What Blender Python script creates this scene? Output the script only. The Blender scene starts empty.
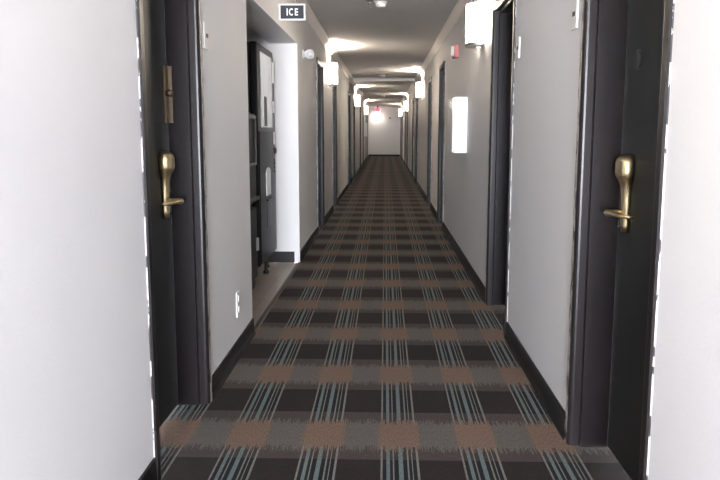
import bpy, bmesh, math, random
from mathutils import Vector, Matrix
random.seed(7)
S = bpy.context.scene
COL = S.collection
PI = math.pi

# ------------------------------------------------------------------ sizes
XL, XR = -0.81, 0.745          # corridor wall faces
CZ = 2.44                      # ceiling
Y0, Y1 = -4.6, 37.6            # camera-end wall and far wall
TH = 0.25                      # wall thickness
DH = 2.10                      # door frame outer height
AY0, AY1, AZ = 4.54, 7.12, 2.034   # vending alcove opening
AX = -2.05                     # alcove back wall
RD = [(2.05, 2.96, 1), (4.50, 5.43, 0), (9.66, 10.60, 1), (12.28, 13.22, 0), (17.35, 18.29, 1),
      (19.95, 20.89, 0), (25.05, 25.99, 1), (27.65, 28.59, 0), (32.75, 33.69, 1), (35.30, 36.24, 0)]
LD = [(2.52, 3.37, 1), (9.10, 10.02, 0), (11.82, 12.74, 1), (16.80, 17.72, 0), (19.50, 20.42, 1),
      (24.50, 25.42, 0), (27.75, 28.67, 1), (32.20, 33.12, 0), (34.9, 35.82, 1)]

# ------------------------------------------------------------------ materials
def mat(name, col, rough=0.5, metal=0.0, bump=0.0, bscale=60.0, var=0.0, vscale=3.0, emis=None, estr=0.0, spec=0.5):
    m = bpy.data.materials.new(name); m.use_nodes = True
    nt = m.node_tree; b = nt.nodes['Principled BSDF']
    b.inputs['Base Color'].default_value = (*col, 1)
    b.inputs['Roughness'].default_value = rough
    b.inputs['Metallic'].default_value = metal
    b.inputs['Specular IOR Level'].default_value = spec
    tc = nt.nodes.new('ShaderNodeTexCoord')
    if var > 0:
        n = nt.nodes.new('ShaderNodeTexNoise'); n.inputs['Scale'].default_value = vscale; n.inputs['Detail'].default_value = 4
        nt.links.new(tc.outputs['Object'], n.inputs['Vector'])
        r = nt.nodes.new('ShaderNodeValToRGB')
        r.color_ramp.elements[0].position = 0.3; r.color_ramp.elements[1].position = 0.7
        r.color_ramp.elements[0].color = (*[max(0, c * (1 - var)) for c in col], 1)
        r.color_ramp.elements[1].color = (*[min(1, c * (1 + var)) for c in col], 1)
        nt.links.new(n.outputs['Fac'], r.inputs['Fac']); nt.links.new(r.outputs['Color'], b.inputs['Base Color'])
    if bump > 0:
        n = nt.nodes.new('ShaderNodeTexNoise'); n.inputs['Scale'].default_value = bscale; n.inputs['Detail'].default_value = 3
        nt.links.new(tc.outputs['Object'], n.inputs['Vector'])
        bp = nt.nodes.new('ShaderNodeBump'); bp.inputs['Strength'].default_value = bump; bp.inputs['Distance'].default_value = 0.002
        nt.links.new(n.outputs['Fac'], bp.inputs['Height']); nt.links.new(bp.outputs['Normal'], b.inputs['Normal'])
    if emis:
        b.inputs['Emission Color'].default_value = (*emis, 1); b.inputs['Emission Strength'].default_value = estr
    return m

WALL = mat('wall_paint', (0.715, 0.707, 0.71), 0.55, bump=0.25, bscale=90, var=0.02, vscale=1.3)
CEIL = mat('ceiling_paint', (0.48, 0.465, 0.455), 0.8, bump=0.5, bscale=140, var=0.03)
CROWN = mat('crown_paint', (0.70, 0.66, 0.63), 0.5)
FRAME = mat('frame_paint', (0.0105, 0.0083, 0.0088), 0.32, bump=0.15, bscale=50, var=0.12, vscale=6, spec=0.22)
LEAF = mat('door_paint', (0.011, 0.0115, 0.0112), 0.45, bump=0.2, bscale=30, var=0.15, vscale=4, spec=0.3)
BASE = mat('base_vinyl', (0.008, 0.007, 0.0075), 0.5, spec=0.25)
BRASS = mat('antique_brass', (0.66, 0.54, 0.33), 0.33, 1.0, var=0.1, vscale=20)
DKBRASS = mat('dull_brass', (0.20, 0.155, 0.11), 0.5, 1.0, var=0.15, vscale=30)
STEEL = mat('brushed_nickel', (0.30, 0.28, 0.25), 0.45, 1.0)
CHROME = mat('chrome', (0.75, 0.75, 0.75), 0.2, 1.0)
WHITE = mat('white_enamel', (0.86, 0.86, 0.87), 0.35)
PLAST = mat('white_plastic', (0.68, 0.66, 0.63), 0.45)
SLOT = mat('dark_slot', (0.02, 0.02, 0.02), 0.5)
RED = mat('red_plastic', (0.50, 0.11, 0.11), 0.4)
BLACK = mat('machine_black', (0.005, 0.005, 0.005), 0.4, bump=0.1, spec=0.2)
MACH = mat('machine_front', (0.0045, 0.005, 0.0047), 0.40, var=0.1, spec=0.1)
MTRIM = mat('machine_trim', (0.006, 0.0053, 0.005), 0.38, spec=0.15)
SILVER = mat('machine_silver', (0.62, 0.62, 0.60), 0.35, 0.6)
PANEL = mat('machine_panel', (0.60, 0.62, 0.61), 0.12, 0.0, var=0.12, vscale=3)  # on the vending window this pale tone stands in for reflected light
SIGNBG = mat('sign_slate', (0.022, 0.025, 0.031), 0.5, spec=0.25)
SIGNW = mat('sign_white', (0.62, 0.62, 0.60), 0.4)
TILE = None
SHADE = mat('lamp_glass', (0.85, 0.80, 0.72), 0.4, emis=(1.0, 0.86, 0.70), estr=42.0)
EXITR = mat('sign_red_glow', (0.7, 0.08, 0.12), 0.4, emis=(1.0, 0.10, 0.18), estr=0.9)
DOWN = mat('added_wall_glow', (0.9, 0.9, 0.9), 0.3, emis=(1.0, 0.93, 0.82), estr=300.0)  # glow added to brighten the far end wall
DOT = mat('bronze_button', (0.12, 0.07, 0.04), 0.5)
THRESH = mat('edge_strip', (0.035, 0.03, 0.03), 0.5)

def chip_highlight():
    m = mat('chip_highlight_edge', (0.034, 0.031, 0.033), 0.4)
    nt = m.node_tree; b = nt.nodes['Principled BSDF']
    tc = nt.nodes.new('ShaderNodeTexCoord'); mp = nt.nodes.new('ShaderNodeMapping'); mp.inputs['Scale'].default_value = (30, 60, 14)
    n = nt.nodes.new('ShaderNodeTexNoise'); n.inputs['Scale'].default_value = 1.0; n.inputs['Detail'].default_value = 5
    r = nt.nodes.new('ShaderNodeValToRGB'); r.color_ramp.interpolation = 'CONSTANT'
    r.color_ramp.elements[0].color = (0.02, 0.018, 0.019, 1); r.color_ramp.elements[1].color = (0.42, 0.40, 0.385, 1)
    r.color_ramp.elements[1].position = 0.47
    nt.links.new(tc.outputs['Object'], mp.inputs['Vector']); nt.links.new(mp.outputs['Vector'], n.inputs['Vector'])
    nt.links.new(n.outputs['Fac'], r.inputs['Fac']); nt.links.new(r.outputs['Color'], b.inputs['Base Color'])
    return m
CHIP_HIGHLIGHT = chip_highlight()  # pale paint chips, plus a bright edge highlight painted in the same colour

def tile_mat():
    m = mat('alcove_tile', (0.3, 0.25, 0.2), 0.35)
    nt = m.node_tree; b = nt.nodes['Principled BSDF']
    tc = nt.nodes.new('ShaderNodeTexCoord')
    br = nt.nodes.new('ShaderNodeTexBrick'); br.offset = 0.0
    br.inputs['Scale'].default_value = 1.0; br.inputs['Brick Width'].default_value = 0.305; br.inputs['Row Height'].default_value = 0.305
    br.inputs['Mortar Size'].default_value = 0.003
    br.inputs['Color1'].default_value = (0.30, 0.26, 0.215, 1); br.inputs['Color2'].default_value = (0.34, 0.30, 0.25, 1)
    br.inputs['Mortar'].default_value = (0.20, 0.17, 0.14, 1)
    nt.links.new(tc.outputs['Object'], br.inputs['Vector'])
    n = nt.nodes.new('ShaderNodeTexNoise'); n.inputs['Scale'].default_value = 9; n.inputs['Detail'].default_value = 6
    nt.links.new(tc.outputs['Object'], n.inputs['Vector'])
    mx = nt.nodes.new('ShaderNodeMix'); mx.data_type = 'RGBA'; mx.blend_type = 'MULTIPLY'; mx.inputs['Factor'].default_value = 0.35
    nt.links.new(br.outputs['Color'], mx.inputs['A']); nt.links.new(n.outputs['Color'], mx.inputs['B'])
    nt.links.new(mx.outputs['Result'], b.inputs['Base Color'])
    return m
TILE = tile_mat()

CT = 0.53
def carpet_mat():
    m = bpy.data.materials.new('plaid_carpet'); m.use_nodes = True
    nt = m.node_tree; b = nt.nodes['Principled BSDF']; L = nt.links.new
    b.inputs['Roughness'].default_value = 0.95; b.inputs['Specular IOR Level'].default_value = 0.15
    tc = nt.nodes.new('ShaderNodeTexCoord'); sp = nt.nodes.new('ShaderNodeSeparateXYZ'); L(tc.outputs['Object'], sp.inputs[0])
    def M(op, a, c=None):
        n = nt.nodes.new('ShaderNodeMath'); n.operation = op
        for i, v in enumerate((a, c)):
            if v is None: continue
            if isinstance(v, (int, float)): n.inputs[i].default_value = v
            else: L(v, n.inputs[i])
        return n.outputs[0]
    def ramp(fac, stops):
        r = nt.nodes.new('ShaderNodeValToRGB'); r.color_ramp.interpolation = 'CONSTANT'
        e = r.color_ramp.elements
        e[0].position = 0; e[0].color = (*stops[0][1], 1); e[1].position = stops[1][0]; e[1].color = (*stops[1][1], 1)
        for p, c in stops[2:]:
            x = e.new(p); x.color = (*c, 1)
        L(fac, r.inputs['Fac']); return r.outputs['Color']
    def mix(f, a, c, blend='MIX'):
        n = nt.nodes.new('ShaderNodeMix'); n.data_type = 'RGBA'; n.blend_type = blend
        if isinstance(f, (int, float)): n.inputs['Factor'].default_value = f
        else: L(f, n.inputs['Factor'])
        L(a, n.inputs['A']); L(c, n.inputs['B']); return n.outputs['Result']
    X, Y = sp.outputs['X'], sp.outputs['Y']
    # every yarn column has its own little offset: the combed edge of the bands
    wn = nt.nodes.new('ShaderNodeTexWhiteNoise'); wn.noise_dimensions = '1D'; L(M('FLOOR', M('MULTIPLY', X, 330.0)), wn.inputs['W'])
    fr = M('MULTIPLY', M('SUBTRACT', wn.outputs['Value'], 0.5), 0.09)
    gx = M('FRACT', M('ADD', M('DIVIDE', M('SUBTRACT', X, 0.062), 0.31), 20.5))
    yy = M('ADD', M('DIVIDE', M('SUBTRACT', Y, 2.848), 0.788), 20.0)
    ry = M('FRACT', yy)
    ryf = M('FRACT', M('ADD', yy, fr))
    D = (0.030, 0.022, 0.022); Dg = (0.014, 0.017, 0.022)
    Mg = (0.092, 0.076, 0.071); Mi = (0.06, 0.052, 0.05)
    Lg = (0.165, 0.155, 0.143); T = (0.255, 0.172, 0.128)
    lt = (0.27, 0.26, 0.235); te = (0.19, 0.235, 0.235)
    w0 = 0.5 - 0.235; W = 0.47
    st = [(0, .045, lt), (.15, .235, te), (.31, .35, lt), (.46, .575, te), (.69, .73, lt), (.80, .83, lt), (.93, .99, lt)]
    def stripes(out, gap):
        s = [(0, out), (w0, gap)]
        s = [(0, out)]
        for a, c, colr in st:
            s.append((w0 + a * W, colr)); s.append((w0 + c * W, gap))
        s[-1] = (s[-1][0], out)
        return s
    cD = ramp(gx, stripes(D, Dg)); cM = ramp(gx, stripes(Mg, Mi))
    cL = ramp(M('FRACT', M('ADD', gx, M('MULTIPLY', fr, 0.6))), [(0, Lg), (w0 - .02, T), (w0 + W + .02, Lg)])
    one, zero = (1, 1, 1), (0, 0, 0)
    mD = ramp(ry, [(0, zero), (0.497, one), (0.874, zero)])
    mL = ramp(ryf, [(0, one), (0.356, zero)])
    c = mix(mD, cM, cD); c = mix(mL, c, cL)
    n = nt.nodes.new('ShaderNodeTexNoise'); n.inputs['Scale'].default_value = 1; n.inputs['Detail'].default_value = 3
    mp = nt.nodes.new('ShaderNodeMapping'); mp.inputs['Scale'].default_value = (300, 45, 60); L(tc.outputs['Object'], mp.inputs['Vector']); L(mp.outputs['Vector'], n.inputs['Vector'])
    tone = ramp(n.outputs['Fac'], [(0, (CT,) * 3), (1, (CT,) * 3)])
    sh = ramp(n.outputs['Fac'], [(0, (.62,) * 3), (1, (1.38,) * 3)])
    nt.nodes[-1].color_ramp.interpolation = 'LINEAR'
    nt.nodes[-1].color_ramp.elements[0].position = 0.25; nt.nodes[-1].color_ramp.elements[1].position = 0.75
    c = mix(1.0, c, sh, 'MULTIPLY')
    c = mix(1.0, c, tone, 'MULTIPLY')
    L(c, b.inputs['Base Color'])
    bp = nt.nodes.new('ShaderNodeBump'); bp.inputs['Strength'].default_value = 0.4; bp.inputs['Distance'].default_value = 0.003
    L(n.outputs['Fac'], bp.inputs['Height']); L(bp.outputs['Normal'], b.inputs['Normal'])
    return m
CARPET = carpet_mat()

# ------------------------------------------------------------------ mesh helpers
class MB:
    def __init__(s): s.v = []; s.f = []; s.m = []; s.sm = []
    def add(s, vs, fs, mi=0, smooth=False):
        o = len(s.v); s.v += [tuple(p) for p in vs]
        for f in fs: s.f.append([i + o for i in f]); s.m.append(mi); s.sm.append(smooth)
        return s
    def box(s, a, b, mi=0):
        x0, x1 = sorted((a[0], b[0])); y0, y1 = sorted((a[1], b[1])); z0, z1 = sorted((a[2], b[2]))
        return s.add([(x0, y0, z0), (x1, y0, z0), (x1, y1, z0), (x0, y1, z0), (x0, y0, z1), (x1, y0, z1), (x1, y1, z1), (x0, y1, z1)],
                     [(0, 3, 2, 1), (4, 5, 6, 7), (0, 1, 5, 4), (1, 2, 6, 5), (2, 3, 7, 6), (3, 0, 4, 7)], mi)
    def prism(s, poly, axis, a, b, mi=0, smooth=False):
        """poly in the two other axes (cyclic order), extruded along axis from a to b"""
        n = len(poly)
        def P(p, t):
            return {'x': (t, p[0], p[1]), 'y': (p[0], t, p[1]), 'z': (p[0], p[1], t)}[axis]
        vs = [P(p, a) for p in poly] + [P(p, b) for p in poly]
        s.add(vs, [list(range(n))[::-1], list(range(n, 2 * n))], mi)
        return s.add(vs, [(i, (i + 1) % n, n + (i + 1) % n, n + i) for i in range(n)], mi, smooth)
    def lathe(s, prof, org, axis='z', n=24, mi=0):
        """prof: list of (radius, along)"""
        vs = []; fs = []
        for r, t in prof:
            for k in range(n):
                c, d = r * math.cos(2 * PI * k / n), r * math.sin(2 * PI * k / n)
                p = {'z': (c, d, t), 'x': (t, c, d), 'y': (c, t, d)}[axis]
                vs.append((org[0] + p[0], org[1] + p[1], org[2] + p[2]))
        for j in range(len(prof) - 1):
            for k in range(n): fs.append((j * n + k, j * n + (k + 1) % n, (j + 1) * n + (k + 1) % n, (j + 1) * n + k))
        s.add(vs, fs, mi, True)
        m = len(prof)
        return s.add(vs, [list(range(n))[::-1], list(range((m - 1) * n, m * n))], mi)
    def tube(s, pts, radii, n=12, mi=0, flat=1.0):
        vs = []; fs = []
        pts = [Vector(p) for p in pts]
        if not isinstance(radii, (list, tuple)): radii = [radii] * len(pts)
        for i, p in enumerate(pts):
            t = (pts[min(i + 1, len(pts) - 1)] - pts[max(i - 1, 0)]).normalized()
            up = Vector((0, 0, 1)) if abs(t.z) < .9 else Vector((1, 0, 0))
            u = t.cross(up).normalized(); w = u.cross(t)
            for k in range(n):
                vs.append(p + radii[i] * (u * math.cos(2 * PI * k / n) + w * flat * math.sin(2 * PI * k / n)))
        for j in range(len(pts) - 1):
            for k in range(n): fs.append((j * n + k, j * n + (k + 1) % n, (j + 1) * n + (k + 1) % n, (j + 1) * n + k))
        s.add(vs, fs, mi, True); m = len(pts)
        return s.add(vs, [list(range(n)), list(range((m - 1) * n, m * n))[::-1]], mi)
    def build(s, name, mats, parent=None, bevel=0.0, org=(0, 0, 0)):
        me = bpy.data.meshes.new(name); me.from_pydata([tuple(Vector(p) - Vector(org)) for p in s.v], [], s.f)
        for m in (mats if isinstance(mats, (list, tuple)) else [mats]): me.materials.append(m)
        for p, mi, sm in zip(me.polygons, s.m, s.sm): p.material_index = mi; p.use_smooth = sm
        bm = bmesh.new(); bm.from_mesh(me); bmesh.ops.remove_doubles(bm, verts=bm.verts, dist=1e-6)
        bmesh.ops.recalc_face_normals(bm, faces=bm.faces); bm.to_mesh(me); bm.free()
        o = bpy.data.objects.new(name, me); COL.objects.link(o); o.location = org
        if parent is not None: o.parent = parent
        if bevel:
            md = o.modifiers.new('bevel', 'BEVEL'); md.width = bevel; md.segments = 2; md.limit_method = 'ANGLE'; md.angle_limit = math.radians(40)
        return o

def tag(o, label=None, cat=None, group=None, kind=None):
    if label: o['label'] = label
    if cat: o['category'] = cat
    if group: o['group'] = group
    if kind: o['kind'] = kind
    return o
def empty(name, loc=(0, 0, 0)):
    e = bpy.data.objects.new(name, None); COL.objects.link(e); e.location = loc; e.empty_display_size = 0.1
    return e
def struct(o, label, cat): return tag(o, label, cat, kind='structure')

# ------------------------------------------------------------------ floor, walls, ceiling
fl = MB(); fl.box((XL, Y0, -.06), (XR, Y1, 0))
for a, b, _ in RD: fl.box((XR, a, -.06), (XR + .2, b, 0))
for a, b, _ in LD: fl.box((XL - .2, a, -.06), (XL, b, 0))
struct(fl.build('floor', CARPET), 'plaid carpet of brown, grey, tan and teal running down the corridor', 'floor')
t = MB(); t.box((AX, AY0 - .25, -.06), (XL - .022, AY1, -.001))
struct(t.build('floor_alcove', TILE), 'beige tile floor under the dark machines in the alcove', 'floor')
t = MB(); t.prism([(XL - .022, 0), (XL, 0), (XL - .003, .006), (XL - .019, .006)], 'y', AY0, AY1)
struct(t.build('trim_1', THRESH), 'thin dark edging strip between carpet and beige alcove tile', 'trim')

def wall_side(name, x0, x1, holes, label):
    w = MB(); y = Y0
    for a, b, z in holes:
        w.box((x0, y, 0), (x1, a, CZ)); w.box((x0, a, z), (x1, b, CZ)); y = b
    w.box((x0, y, 0), (x1, Y1, CZ))
    return struct(w.build(name, WALL), label, 'wall')
wall_side('wall_right', XR, XR + TH, [(a, b, DH) for a, b, _ in RD], 'long pale painted wall along the right side of corridor')
wall_side('wall_left', XL - TH, XL, sorted([(a, b, DH) for a, b, _ in LD] + [(AY0, AY1, AZ)]), 'long pale painted wall along the left side of corridor')
t = MB(); t.box((XL - TH, Y1, 0), (XR + TH, Y1 + .15, CZ))
struct(t.build('wall_end', WALL), 'small pale wall closing the far end of the corridor', 'wall')
# alcove shell: its two sides, back and low ceiling
t = MB()
t.box((AX - .1, AY0 - .35, 0), (AX, AY1 + .15, CZ)); t.box((AX, AY1, 0), (XL - TH, AY1 + .15, CZ)); t.box((AX, AY0 - .35, 0), (XL - TH, AY0 - .25, CZ))
struct(t.build('wall_alcove', WALL), 'pale walls inside the vending alcove behind the machines', 'wall')
t = MB(); t.box((AX, AY0 - .25, CZ - .04), (XL - TH, AY1, CZ))
struct(t.build('ceiling_alcove', CEIL), 'grey ceiling of the vending alcove on the left', 'ceiling')
t = MB(); t.box((XL - TH, Y0, CZ), (XR + TH, Y1, CZ + .1))
struct(t.build('ceiling', CEIL), 'grey painted ceiling of the corridor with bands of lamp light', 'ceiling')

# crown moulding
def crown(name, x, sgn, label):
    pr = [(0, 0), (0, .078), (.072, .078), (.072, .068), (.058, .060), (.040, .040), (.022, .020), (.012, .010), (.010, 0)]
    m = MB(); m.prism([(x + sgn * p, CZ - .078 + q) for p, q in pr], 'y', Y0, Y1)
    return struct(m.build(name, CROWN), label, 'trim')
crown('trim_2', XL, 1, 'pale crown moulding along the top of the left wall')
crown('trim_3', XR, -1, 'pale crown moulding along the top of the right wall')
# shallow ceiling beam
BY = 17.75
m = MB(); m.box((XL + .072, BY, CZ - .07), (XR - .072, BY + .14, CZ))
m.prism([(BY, CZ - .07), (BY, CZ), (BY - .05, CZ), (BY - .05, CZ - .012), (BY - .02, CZ - .035), (BY - .012, CZ - .07)], 'x', XL + .072, XR - .072)
struct(m.build('trim_4', CROWN), 'shallow beam with moulded edge crossing the ceiling half way down', 'trim')
m = MB(); m.prism([(Y1, CZ - .078), (Y1, CZ), (Y1 - .072, CZ), (Y1 - .072, CZ - .01), (Y1 - .02, CZ - .05), (Y1 - .01, CZ - .078)], 'x', XL + .072, XR - .072)
struct(m.build('trim_5', CROWN), 'crown moulding across the top of the far end wall', 'trim')

# baseboards
def base_side(name, x, sgn, holes, label):
    m = MB(); y = Y0
    pr = [(0, 0), (0, .10), (.006, .10), (.009, .096), (.010, .02), (.018, .004), (.018, 0)]
    for a, b in holes + [(Y1, None)]:
        if a > y + .01: m.prism([(x + sgn * p, q) for p, q in pr], 'y', y, a)
        y = b
    return struct(m.build(name, BASE), label, 'baseboard')
base_side('baseboard_right', XR, -1, [(a, b) for a, b, _ in RD], 'black vinyl baseboard along the foot of the right wall')
base_side('baseboard_left', XL, 1, sorted([(a, b) for a, b, _ in LD] + [(AY0, AY1 + .03)]), 'black vinyl baseboard along the foot of the left wall')
m = MB(); m.box((XL + .02, Y1 - .012, 0), (XR - .02, Y1, .10))
struct(m.build('baseboard_end', BASE), 'black baseboard along the foot of the far end wall', 'baseboard')
m = MB(); m.box((AX, AY1 - .012, 0), (XL - .045, AY1, .105))
struct(m.build('baseboard_alcove', BASE), 'black baseboard on the alcove wall beside the vending machine', 'baseboard')

# ------------------------------------------------------------------ doors
def frame_mb(y0, y1, X, dep):
    """X(d) turns depth into the wall into world x"""
    prof = [(0, -.013), (.034, -.013), (.041, -.0115), (.0467, -.0077), (.0505, -.002), (.052, .005), (.052, .030), (.056, .034), (.068, .034), (.068, dep), (0, dep), (0, -.0045)]
    m = MB(); n = len(prof); vs = []
    for i, d in prof: vs += [(X(d), y0 + i, 0), (X(d), y0 + i, DH - i), (X(d), y1 - i, DH - i), (X(d), y1 - i, 0)]
    for k in range(n):
        j = (k + 1) % n
        for s in range(3):
            m.add([vs[4 * k + s], vs[4 * k + s + 1], vs[4 * j + s + 1], vs[4 * j + s]], [(0, 1, 2, 3)], 1 if (k == 0 and s == 2) or (k == n - 2 and s == 0) else 0)  # chips on far face; near return carries chips and a painted highlight line
    m.add([vs[4 * k] for k in range(n)], [list(range(n))]); m.add([vs[4 * k + 3] for k in range(n)], [list(range(n))])
    return m

def door(n, side, y0, y1, far, label, extras=()):
    sg = 1 if side == 'R' else -1
    x0 = XR if side == 'R' else XL
    X = lambda d: x0 + sg * d
    SH = .011 if side == 'R' else .022
    H = lambda d: X(d - SH)
    root = empty('door_%d' % n, (X(.15), (y0 + y1) / 2, 0)); struct(root, label, 'door')
    org = tuple(root.location)
    def put(mb, name, m, par=root, bevel=0, po=None):
        o = mb.build(name, m, None, bevel, org); o.parent = par; o.location = (0, 0, 0); return o
    put(frame_mb(y0, y1, X, .150 - SH), 'door_frame', [FRAME, CHIP_HIGHLIGHT])
    b = MB(); b.box((H(.152), y0 + .045, .006), (H(.195), y1 - .045, DH - .045)); put(b, 'door_leaf', LEAF)
    yl = (y1 - .068 - .11) if far else (y0 + .068 + .11)      # lock line
    q = -1 if far else 1                                        # towards the hinges
    zc = 1.0
    # escutcheon: wide domed lock head tapering to a narrow tail
    def sec(z, hw, d):
        out = []
        for k in range(13):
            a = PI * k / 12
            out.append((H(.152 - d * math.sin(a) ** .7), yl + hw * math.cos(a), z))
        return out
    rows = [(.872, .012, .014), (.876, .020, .024), (.90, .022, .027), (.97, .022, .027), (1.01, .023, .028), (1.04, .027, .031), (1.055, .033, .036),
            (1.068, .040, .043), (1.078, .045, .049), (1.09, .047, .052), (1.125, .047, .052), (1.138, .044, .049), (1.148, .036, .040), (1.154, .022, .026), (1.157, .006, .008)]
    m = MB(); vs = []
    for r in rows: vs += sec(*r)
    fs = [(i * 13 + k, i * 13 + k + 1, (i + 1) * 13 + k + 1, (i + 1) * 13 + k) for i in range(len(rows) - 1) for k in range(12)]
    fs += [(i * 13, (i + 1) * 13, (i + 1) * 13 + 12, i * 13 + 12) for i in range(len(rows) - 1)]
    m.add(vs, fs, 0, True); m.add(vs, [list(range(13)), list(range((len(rows) - 1) * 13, len(rows) * 13))])
    esc = put(m, 'lock_plate', BRASS)
    zl = .945
    m = MB(); m.lathe([(.013, sg * .128), (.013, sg * .075), (.011, sg * .07)], (x0 - sg * SH, yl, zl), 'x', 16)
    m.tube([(H(.078), yl - q * .014, zl), (H(.076), yl, zl), (H(.078), yl + q * .05, zl + .003), (H(.083), yl + q * .09, zl + .002), (H(.094), yl + q * .118, zl), (H(.112), yl + q * .132, zl - .001), (H(.128), yl + q * .136, zl - .001)],
           [.010, .0125, .0115, .0105, .0095, .009, .008], 12, 0, .8)
    put(m, 'lever', BRASS, esc)
    m = MB(); m.lathe([(.004, sg * .130), (.004, sg * .121), (.002, sg * .120)], (x0 - sg * SH, yl, .893), 'x', 10); put(m, 'key_hole', SLOT, esc)
    if 'peep' in extras:
        m = MB(); m.lathe([(.034, sg * .152), (.034, sg * .147), (.029, sg * .144), (.027, sg * .146), (.008, sg * .146)], (x0 - sg * SH, yl - .035, 1.488), 'x', 20)
        put(m, 'peephole', mat('peephole_grey', (.035, .036, .036), .35))
    if 'latch' in extras:
        m = MB(); m.box((H(.145), yl + .069, 1.275), (H(.152), yl + .105, 1.515)); m.lathe([(.016, sg * .146), (.016, sg * .125), (.010, sg * .118)], (x0 - sg * SH, yl + .080, 1.40), 'x', 14)
        m.lathe([(.005, sg * .146), (.003, sg * .142)], (x0 - sg * SH, yl + .085, 1.295), 'x', 8); m.lathe([(.005, sg * .146), (.003, sg * .142)], (x0 - sg * SH, yl + .085, 1.495), 'x', 8)
        g = put(m, 'latch_guard', DKBRASS)
        m = MB(); m.box((H(.128), y1 - .0700, 1.275), (H(.148), y1 - .068, 1.515)); put(m, 'strike_plate', DKBRASS)
    return root

rl = ['large dark door with round peephole in the right foreground',
      'dark recessed door right of centre, just past the first stretch of right wall',
      'dark door on the right just past the white box, first of its pair',
      'dark door on the right, second past the white box',
      'dark door on the right just past the second right wall lamp',
      'far dark door on the right, second past the second right lamp',
      'narrow distant dark door on right wall beside the third right lamp',
      'distant dark door on right wall just past the third right lamp',
      'last pair of right wall doors, the nearer one, before the last lamp',
      'farthest dark door on the right wall next to the end wall']
ll = ['large dark door with brass latch guard in the left foreground',
      'dark door on the left just past the vending alcove',
      'dark door on the left under the first left wall lamp',
      'dark door on the left midway between the first two left lamps',
      'dark door on the left just in front of the second left lamp',
      'distant dark door on the left just past the second left lamp',
      'distant dark door on the left beside the small white box',
      'far left door just past the third left lamp',
      'farthest dark door on the left wall next to the end wall']
k = 1
for i, (a, b, f) in enumerate(RD): door(k, 'R', a, b, f, rl[i], ('peep',) if i == 0 else ()); k += 1
for i, (a, b, f) in enumerate(LD): door(k, 'L', a, b, f, ll[i], ('latch',) if i == 0 else ()); k += 1

# ------------------------------------------------------------------ wall lamps
def sconce(side, y, label):
    sg = 1 if side == 'R' else -1; x0 = XR if side == 'R' else XL
    X = lambda d: x0 - sg * d
    root = empty('wall_lamp', (x0, y, 1.88)); tag(root, label, 'lamp', 'white glowing wall lamps')
    org = tuple(root.location)
    def put(mb, name, m, par=root):
        o = mb.build(name, m, None, 0, org); o.parent = par; o.location = (0, 0, 0); return o
    hw, d = .135, .115
    def arc(hw, d, n=20): return [(X(.012 + d * (math.sin(PI * k / n) ** .55)), y + hw * -math.cos(PI * k / n)) for k in range(n + 1)]
    # translucent bowed shade, open at top
    m = MB(); o = arc(hw, d); i = arc(hw - .006, d - .006); n = len(o); z0, z1 = 1.905, 2.19
    vs = [(*p, z0) for p in o] + [(*p, z1) for p in o] + [(*p, z0) for p in i] + [(*p, z1) for p in i]
    fs = []
    for k in range(n - 1):
        fs += [(k, k + 1, n + k + 1, n + k), (2 * n + k, 2 * n + k + 1, 3 * n + k + 1, 3 * n + k), (n + k, n + k + 1, 3 * n + k + 1, 3 * n + k), (k, k + 1, 2 * n + k + 1, 2 * n + k)]
    fs += [(0, n, 3 * n, 2 * n), (n - 1, 2 * n - 1, 4 * n - 1, 3 * n - 1)]
    m.add(vs, fs, 0, True); put(m, 'lamp_shade', SHADE)
    m = MB(); m.prism(arc(hw + .004, d + .004), 'z', 1.882, 1.904); m.box((X(.012), y - .02, 1.865), (X(.05), y + .02, 1.882)); put(m, 'lamp_base', STEEL)
    m = MB(); m.box((X(0), y - .125, 1.90), (X(.012), y + .125, 2.17)); put(m, 'back_plate', WHITE)
    m = MB(); m.lathe([(.012, 0), (.014, .05), (.028, .075), (.030, .10), (.022, .125), (.006, .135)], (X(.065), y, 1.905), 'z', 14); put(m, 'bulb', BULB)
    ld = bpy.data.lights.new('lamp_bulb_light', 'POINT'); ld.energy = LAMP_W; ld.color = (1, .86, .70); ld.shadow_soft_size = .035
    lo = bpy.data.objects.new('bulb_light', ld); COL.objects.link(lo); lo.parent = root; lo.location = (X(.065) - x0, 0, .24)
BULB = mat('bulb_glow', (.9, .85, .75), .3, emis=(1, .82, .62), estr=30)
LAMP_W = 420.0
sconce('R', 6.02, 'large glowing wall lamp high on the right wall near the white box')
sconce('R', 15.45, 'glowing lamp second along the right wall, beyond the two close doors')
sconce('R', 25.2, 'small distant glowing lamp, third along the right wall')
sconce('R', 34.6, 'farthest glowing lamp on the right wall against the end wall')
sconce('L', 11.05, 'largest glowing lamp on the left wall past the vending alcove')
sconce('L', 20.9, 'glowing lamp second along the left wall')
sconce('L', 30.4, 'tiny distant glowing lamp, third along the left wall')
sconce('L', 1.2, 'glowing wall lamp on the near left wall, beside the viewer')

# ------------------------------------------------------------------ fittings on the walls
def thing(name, loc, label, cat, group=None): return tag(empty(name, loc), label, cat, group)
def part(mb, name, m, par, bevel=0, grand=None):
    o = mb.build(name, m, None, bevel, tuple((grand or par).location)); o.parent = par; o.location = (0, 0, 0); return o

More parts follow.
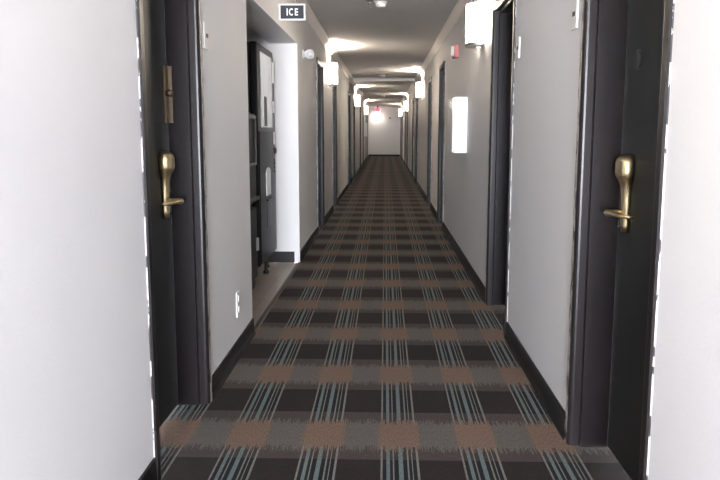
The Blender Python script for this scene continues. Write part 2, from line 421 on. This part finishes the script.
# flag sign reading ICE
yS = 5.92
r = thing('hanging_sign', (XL, yS, 2.07), 'small dark sign reading ICE with white border, above the alcove', 'sign')
m = MB(); m.box((XL + .003, yS - .008, 2.068), (XL + .205, yS + .008, 2.192)); part(m, 'sign_board', SIGNW, r, .002)
m = MB(); m.box((XL + .016, yS - .0095, 2.081), (XL + .192, yS + .0095, 2.179)); part(m, 'sign_face', SIGNBG, r)
m = MB(); m.box((XL, yS - .02, 2.075), (XL + .004, yS + .02, 2.185)); part(m, 'wall_bracket', STEEL, r)
def letters(sx, yy):
    m = MB(); h0, h1, w = 2.105, 2.157, .011
    cx = XL + .104
    P = lambda u: cx + sx * u * .8
    def bar(u0, u1, z0, z1): m.box((P(u0), yy - .0006, z0), (P(u1), yy + .0006, z1))
    bar(-.052, -.052 + w, h0, h1)                                   # I
    n = 20; c0, rz, rx = -.006, (h1 - h0) / 2 + .001, .0245          # C
    zc = (h0 + h1) / 2; po = []; pi = []
    for k in range(n + 1):
        a = math.radians(48) + math.radians(264) * k / n
        po.append((P(c0 + rx * math.cos(a)), zc + rz * math.sin(a))); pi.append((P(c0 + (rx - w) * math.cos(a)), zc + (rz - w) * math.sin(a)))
    for k in range(n): m.prism([po[k], po[k + 1], pi[k + 1], pi[k]], 'y', yy - .0006, yy + .0006)
    bar(.026, .026 + w, h0, h1)                                     # E
    for z in (h0, (h0 + h1 - w) / 2, h1 - w): bar(.026 + w, .056, z, z + w * .95)
    return m
part(letters(1, yS - .0101), 'sign_lettering', SIGNW, r)
part(letters(-1, yS + .0101), 'sign_lettering', SIGNW, r)

# round white fitting on the left wall
r = thing('emergency_lamp', (XL, 7.62, 1.985), 'round white lamp head on the left wall beside the alcove', 'lamp')
m = MB(); m.lathe([(.045, 0), (.045, .012), (.040, .018)], (XL - .003, 7.62, 1.985), 'x', 28); part(m, 'base_ring', PLAST, r)
m = MB(); m.lathe([(.028, .018), (.030, .03), (.045, .045), (.050, .06), (.048, .085), (.036, .102), (.018, .110)], (XL, 7.62, 1.985), 'x', 28); part(m, 'lamp_head', WHITE, r)
m = MB(); m.lathe([(.030, 0), (.026, -.008), (.012, -.014)], (XL + .072, 7.572, 1.983), 'y', 20); part(m, 'lens', PANEL, r)

# fire alarm strobe on the right wall
r = thing('fire_alarm', (XR, 8.0, 2.03), 'small red and white fire alarm on the right wall above the white box', 'alarm')
m = MB(); m.box((XR - .045, 7.94, 1.985), (XR + .003, 8.06, 2.105)); part(m, 'alarm_body', RED, r, .006)
m = MB(); m.prism([(XR - .045, 7.962), (XR - .045, 8.04), (XR - .078, 8.025), (XR - .078, 7.975)], 'z', 2.0, 2.095); part(m, 'strobe_lens', PLAST, r, .004)
m = MB(); m.box((XR - .062, 7.95, 1.972), (XR - .03, 8.0, 1.985)); part(m, 'sounder', SLOT, r)

# white boxes on the walls
def white_box(sg, x0, y, label, depth=.135, ln=.55):
    X = lambda d: x0 - sg * d
    r = thing('wall_cabinet', (x0, y, 1.04), label, 'cabinet')
    m = MB(); m.box((X(0), y, 1.04), (X(depth - .02), y + ln, 1.545)); part(m, 'cabinet_body', WHITE, r, .006)
    m = MB(); m.box((X(depth - .019), y + .004, 1.045), (X(depth), y + ln - .004, 1.54)); d = part(m, 'cabinet_door', WHITE, r, .008)
    m = MB(); m.box((X(depth), y + .03, 1.42), (X(depth + .006), y + .055, 1.51)); m.tube([(X(depth + .004), y + .042, 1.435), (X(depth + .025), y + .042, 1.44), (X(depth + .03), y + .042, 1.465), (X(depth + .025), y + .042, 1.49), (X(depth + .004), y + .042, 1.495)], .005, 8)
    part(m, 'door_handle', STEEL, d, 0, r)
    for z in (1.14, 1.44):
        m = MB(); m.lathe([(.006, z - .03), (.006, z + .03)], (X(depth - .008), y + ln + .002, 0), 'z', 8); part(m, 'hinge', STEEL, d, 0, r)
white_box(1, XR, 7.0, 'bright white wall cabinet mounted on the right wall')
white_box(-1, XL, 28.95, 'tiny distant white wall cabinet on the left wall near the end')

# room plates
def plate(x0, sg, y, z0, label):
    X = lambda d: x0 - sg * d
    r = thing('room_plate', (x0, y, z0), label, 'sign')
    m = MB(); m.box((X(-.003), y - .045, z0), (X(.008), y + .045, z0 + .115)); part(m, 'plate', PLAST, r, .002)
    m = MB(); m.box((X(.008), y - .02, z0 + .05), (X(.0088), y + .02, z0 + .068)); part(m, 'dark_mark', SIGNBG, r)
plate(XL, -1, 3.49, 1.605, 'small pale plate on the left wall right of the large left door')
plate(XR, 1, 3.10, 1.635, 'small pale plate on the right wall beside the large right door')
plate(XR, 1, 4.38, 1.64, 'small pale plate on right wall in front of the second right door')

# power outlet
r = thing('power_outlet', (XL, 4.08, .225), 'white power outlet low on the left wall above the baseboard', 'outlet')
m = MB(); m.box((XL, 4.04, .225), (XL + .007, 4.12, .365)); part(m, 'cover_plate', PLAST, r, .002)
for z in (.265, .325):
    m = MB(); m.lathe([(.019, .007), (.019, .011), (.017, .012)], (XL, 4.08, z), 'x', 18); s = part(m, 'socket', PLAST, r)
    m = MB(); m.box((XL + .012, 4.071, z - .004), (XL + .0125, 4.073, z + .008)); m.box((XL + .012, 4.087, z - .004), (XL + .0125, 4.089, z + .008)); part(m, 'socket_slots', SLOT, s, 0, r)

# ceiling fittings
def detector(x, y, label):
    r = thing('smoke_detector', (x, y, CZ), label, 'detector', 'ceiling smoke detectors')
    m = MB(); m.lathe([(.060, CZ), (.060, CZ - .012), (.055, CZ - .016)], (x, y, 0), 'z', 28); part(m, 'mounting_base', PLAST, r)
    m = MB(); m.lathe([(.050, CZ - .016), (.052, CZ - .03), (.044, CZ - .045), (.03, CZ - .05)], (x, y, 0), 'z', 28); part(m, 'sensor_head', PLAST, r)
def sprinkler(x, y, label):
    r = thing('fire_sprinkler', (x, y, CZ), label, 'sprinkler', 'ceiling sprinklers')
    m = MB(); m.lathe([(.036, CZ), (.034, CZ - .006), (.02, CZ - .010)], (x, y, 0), 'z', 20); part(m, 'escutcheon_ring', STEEL, r)
    m = MB(); m.lathe([(.010, CZ - .01), (.010, CZ - .025)], (x, y, 0), 'z', 12)
    m.tube([(x - .009, y, CZ - .025), (x - .016, y, CZ - .035), (x - .004, y, CZ - .052)], .003, 6); m.tube([(x + .009, y, CZ - .025), (x + .016, y, CZ - .035), (x + .004, y, CZ - .052)], .003, 6)
    part(m, 'sprinkler_body', CHROME, r)
    m = MB(); m.lathe([(.006, CZ - .05), (.019, CZ - .055), (.019, CZ - .057)], (x, y, 0), 'z', 14); part(m, 'deflector', CHROME, r)
detector(-.045, 7.38, 'white round smoke detector nearest on the ceiling at top of photo')
sprinkler(-.145, 7.30, 'small metal sprinkler beside the nearest smoke detector')
detector(-.055, 16.7, 'small white smoke detector on the ceiling before the shallow beam')
sprinkler(-.15, 16.6, 'tiny sprinkler left of the second smoke detector, before the beam')
detector(-.06, 26.4, 'tiny distant smoke detector on the ceiling, third along the corridor')

# red sign at the far end and round fixture on the end wall
ye = 37.3
r = thing('hanging_sign', (-.36, ye, CZ), 'small glowing red sign hanging from the ceiling at far end', 'sign')
m = MB(); m.box((-.42, ye - .03, CZ - .022), (-.30, ye + .03, CZ)); m.box((-.385, ye - .015, CZ - .10), (-.335, ye + .015, CZ - .02)); part(m, 'ceiling_canopy', SLOT, r)
m = MB(); m.box((-.475, ye - .025, CZ - .31), (-.245, ye + .025, CZ - .10)); part(m, 'sign_box', EXITR, r, .008)
m = MB(); m.box((-.46, ye - .018, CZ - .316), (-.26, ye + .018, CZ - .311)); part(m, 'added_wall_glow', DOWN, r)  # glowing panel added under the sign to throw light on the end wall
yd = Y1
r = tag(MB().lathe([(.045, yd + .003), (.045, yd - .02), (.03, yd - .035)], (.24, 0, 1.86), 'y', 18).build('door_chime', DOT), 'small round brown fitting high on the far end wall', 'fixture')

# ------------------------------------------------------------------ vending machine
VX, VY0, VY1, VZ0, VZ1 = -1.0, 6.02, 6.95, .15, 1.93
r = thing('vending_machine', ((VX - .75 / 2), (VY0 + VY1) / 2, 0), 'tall black vending machine with bright reflection painted on its front panel in the alcove', 'vending machine')
m = MB(); m.box((VX - .80, VY0, VZ0), (VX - .06, VY1, VZ1)); part(m, 'machine_body', BLACK, r, .01)
# the front door with a chamfered far top corner
m = MB(); m.prism([(VY0, VZ0), (VY1, VZ0), (VY1, VZ1 - .10), (VY1 - .09, VZ1), (VY0, VZ1)], 'x', VX - .058, VX); fd = part(m, 'front_door', MTRIM, r, .012)
m = MB(); m.prism([(VY0 + .02, VZ0 + .02), (VY1 - .15, VZ0 + .02), (VY1 - .15, 1.24), (VY0 + .02, 1.24)], 'x', VX, VX + .008); part(m, 'lower_panel', MACH, fd, .003, r)
m = MB(); m.prism([(6.16, 1.27), (6.73, 1.27), (6.73, 1.80), (6.68, 1.865), (6.16, 1.865)], 'x', VX, VX + .010); part(m, 'display_reflection', PANEL, fd, .003, r)  # white reflection in the glass is put into the panel colour
m = MB(); m.box((VX + .010, 6.30, 1.28), (VX + .014, 6.42, 1.52)); part(m, 'product_picture', SLOT, fd, 0, r)
for z0, z1 in ((1.66, 1.84), (1.40, 1.50), (1.12, 1.23)):
    m = MB(); m.box((VX, 6.815, z0), (VX + .010, 6.885, z1)); part(m, 'selection_label', SILVER, fd, .002, r)
m = MB(); m.lathe([(.030, VX), (.030, VX + .014), (.022, VX + .022)], (0, 6.86, 1.065), 'x', 18); part(m, 'lock_knob', SLOT, fd, 0, r)
for z in (.985, .95, .915, .88):
    m = MB(); m.lathe([(.013, VX), (.013, VX + .008), (.009, VX + .011)], (0, 6.86, z), 'x', 14); part(m, 'push_button', SLOT, fd, 0, r)
m = MB(); pts = [(6.33, .70), (6.55, .70), (6.55, .90)] + [(6.44 + .11 * math.cos(a), .90 + .035 * math.sin(a)) for a in [PI * k / 8 for k in range(1, 8)]] + [(6.33, .90)]
m.prism(pts, 'x', VX + .008, VX + .016); part(m, 'coin_panel', SILVER, fd, .002, r)
m = MB(); m.box((VX + .006, 6.36, .43), (VX + .011, 6.62, .655)); part(m, 'delivery_slot', BLACK, fd, 0, r)
m = MB(); m.prism([(6.35, .655), (6.63, .655), (6.63, .67), (6.35, .67)], 'x', VX + .008, VX + .022); part(m, 'slot_hood', MTRIM, fd, 0, r)
for yy in (VY0 + .06, VY1 - .08):
    for xx in (VX - .08, VX - .72):
        m = MB(); m.lathe([(.026, 0), (.026, .012), (.014, .02), (.014, VZ0)], (xx, yy, 0), 'z', 14); part(m, 'leveling_foot', MTRIM, r)
m = MB(); m.lathe([(.026, 0), (.026, .02), (.016, .03), (.016, VZ0)], (VX - .04, 6.55, 0), 'z', 14); part(m, 'leveling_foot', [MTRIM], r)

# ice machine in front of it
IX, IY0, IY1 = -1.0, 5.02, 5.93
r = thing('ice_machine', (IX - .4, (IY0 + IY1) / 2, 0), 'dark ice machine standing in front of the vending machine', 'ice machine')
m = MB(); m.box((IX - .78, IY0, .0), (IX - .03, IY1, .66)); part(m, 'storage_bin', BLACK, r, .01)
m = MB(); m.box((IX - .78, IY0, .67), (IX - .03, IY1, 1.38)); part(m, 'upper_cabinet', BLACK, r, .012)
m = MB(); m.box((IX - .03, IY0 + .01, .70), (IX - .005, IY1 - .01, 1.37)); f = part(m, 'dispenser_front', MACH, r, .006)
m = MB()
for a, b in (((IY0 + .03, 1.33), (IY1 - .03, 1.355)), ((IY0 + .03, .98), (IY1 - .03, 1.0)), ((IY0 + .03, 1.0), (IY0 + .055, 1.33)), ((IY1 - .055, 1.0), (IY1 - .03, 1.33))):
    m.box((IX - .005, a[0], a[1]), (IX + .006, b[0], b[1]))
part(m, 'window_frame', mat('dull_frame', (.12, .115, .11), .45), f, 0, r)
m = MB(); m.box((IX - .03, IY0 + .01, .10), (IX - .006, IY1 - .01, .65)); g = part(m, 'bin_door', MACH, r, .006)
m = MB(); m.box((IX - .006, IY1 - .07, .31), (IX + .012, IY1 - .03, .41)); part(m, 'bin_handle', SILVER, g, .004, r)
m = MB(); m.box((IX - .20, IY0 + .2, .72), (IX + .035, IY1 - .1, .745)); part(m, 'drip_tray', MTRIM, r, .004)
# white corner strip at the alcove end
m = MB(); m.box((XL - .04, AY1 - .004, 0), (XL + .004, AY1, AZ)); m.box((XL, AY1, 0), (XL + .004, AY1 + .03, AZ))
struct(m.build('trim_6', WALL), 'white corner guard at the far edge of the vending alcove', 'trim')

# ------------------------------------------------------------------ camera-end wall with a tall window
WX0, WX1, WZ0, WZ1 = -.66, .60, .12, 2.12
m = MB()
m.box((XL - TH, Y0 - .15, 0), (WX0, Y0, CZ)); m.box((WX1, Y0 - .15, 0), (XR + TH, Y0, CZ)); m.box((WX0, Y0 - .15, 0), (WX1, Y0, WZ0)); m.box((WX0, Y0 - .15, WZ1), (WX1, Y0, CZ))
struct(m.build('wall_back', WALL), 'pale wall behind the viewer with a tall window', 'wall')
wr = struct(empty('window_1', (0, Y0 - .08, WZ0)), 'tall daylight window behind the viewer', 'window')
m = MB(); e = .045
for a, b in (((WX0, WZ0), (WX1, WZ0 + e)), ((WX0, WZ1 - e), (WX1, WZ1)), ((WX0, WZ0 + e), (WX0 + e, WZ1 - e)), ((WX1 - e, WZ0 + e), (WX1, WZ1 - e)), ((-.05, WZ0 + e), (-.01, WZ1 - e))):
    m.box((a[0], Y0 - .11, a[1]), (b[0], Y0 - .05, b[1]))
part(m, 'window_frame', FRAME, wr)
gm = bpy.data.materials.new('window_glass'); gm.use_nodes = True; nt = gm.node_tree; nt.nodes.clear()
o = nt.nodes.new('ShaderNodeOutputMaterial'); mx = nt.nodes.new('ShaderNodeMixShader'); tr = nt.nodes.new('ShaderNodeBsdfTransparent'); gl = nt.nodes.new('ShaderNodeBsdfGlossy'); gl.inputs['Roughness'].default_value = .02
mx.inputs[0].default_value = .06; nt.links.new(tr.outputs[0], mx.inputs[1]); nt.links.new(gl.outputs[0], mx.inputs[2]); nt.links.new(mx.outputs[0], o.inputs[0])
for a, b in ((WX0 + e, -.05), (-.01, WX1 - e)):
    m = MB(); m.box((a, Y0 - .083, WZ0 + e), (b, Y0 - .077, WZ1 - e)); part(m, 'window_pane', gm, wr)

# ------------------------------------------------------------------ light
w = bpy.data.worlds.new('daylight'); S.world = w; w.use_nodes = True
bg = w.node_tree.nodes['Background']; bg.inputs['Color'].default_value = (0.88, 0.92, 1.0, 1); bg.inputs['Strength'].default_value = 205.0
pl = bpy.data.lights.new('window_portal', 'AREA'); pl.shape = 'RECTANGLE'; pl.size = WX1 - WX0; pl.size_y = WZ1 - WZ0
po = bpy.data.objects.new('window_portal', pl); COL.objects.link(po); po.location = ((WX0 + WX1) / 2, Y0 - .16, (WZ0 + WZ1) / 2); po.rotation_euler = (PI / 2, 0, 0)
po.rotation_euler = Vector((0, 1, 0)).to_track_quat('-Z', 'Z').to_euler()
pl.cycles.is_portal = True

# ------------------------------------------------------------------ camera
f, VPX, VPY, CX, CY, H = 760.0, 385.0, 131.0, 360.0, 240.0, 1.24
d = Vector(((VPX - CX) / f, -(VPY - CY) / f, 1)).normalized()
a = math.asin(d.x); p = math.atan2(d.y, d.z)
F = Vector((-math.sin(a) * math.cos(p), math.cos(a) * math.cos(p), -math.sin(p))); R = Vector((math.cos(a), math.sin(a), 0)); U = R.cross(F)
cd = bpy.data.cameras.new('camera'); cam = bpy.data.objects.new('camera', cd); COL.objects.link(cam); S.camera = cam
cam.matrix_world = Matrix(((R.x, U.x, -F.x, 0), (R.y, U.y, -F.y, 0), (R.z, U.z, -F.z, H), (0, 0, 0, 1)))
cd.sensor_width = 36; cd.lens = f / 720 * 36; cd.clip_start = .02; cd.clip_end = 200

S.view_settings.view_transform = 'Standard'; S.view_settings.look = 'None'; S.view_settings.gamma = 1; S.view_settings.exposure = 0.18
S.view_settings.use_curve_mapping = False
S.cycles.max_bounces = 10; S.cycles.diffuse_bounces = 8; S.cycles.use_denoising = True
S.cycles.sample_clamp_indirect = 8.0
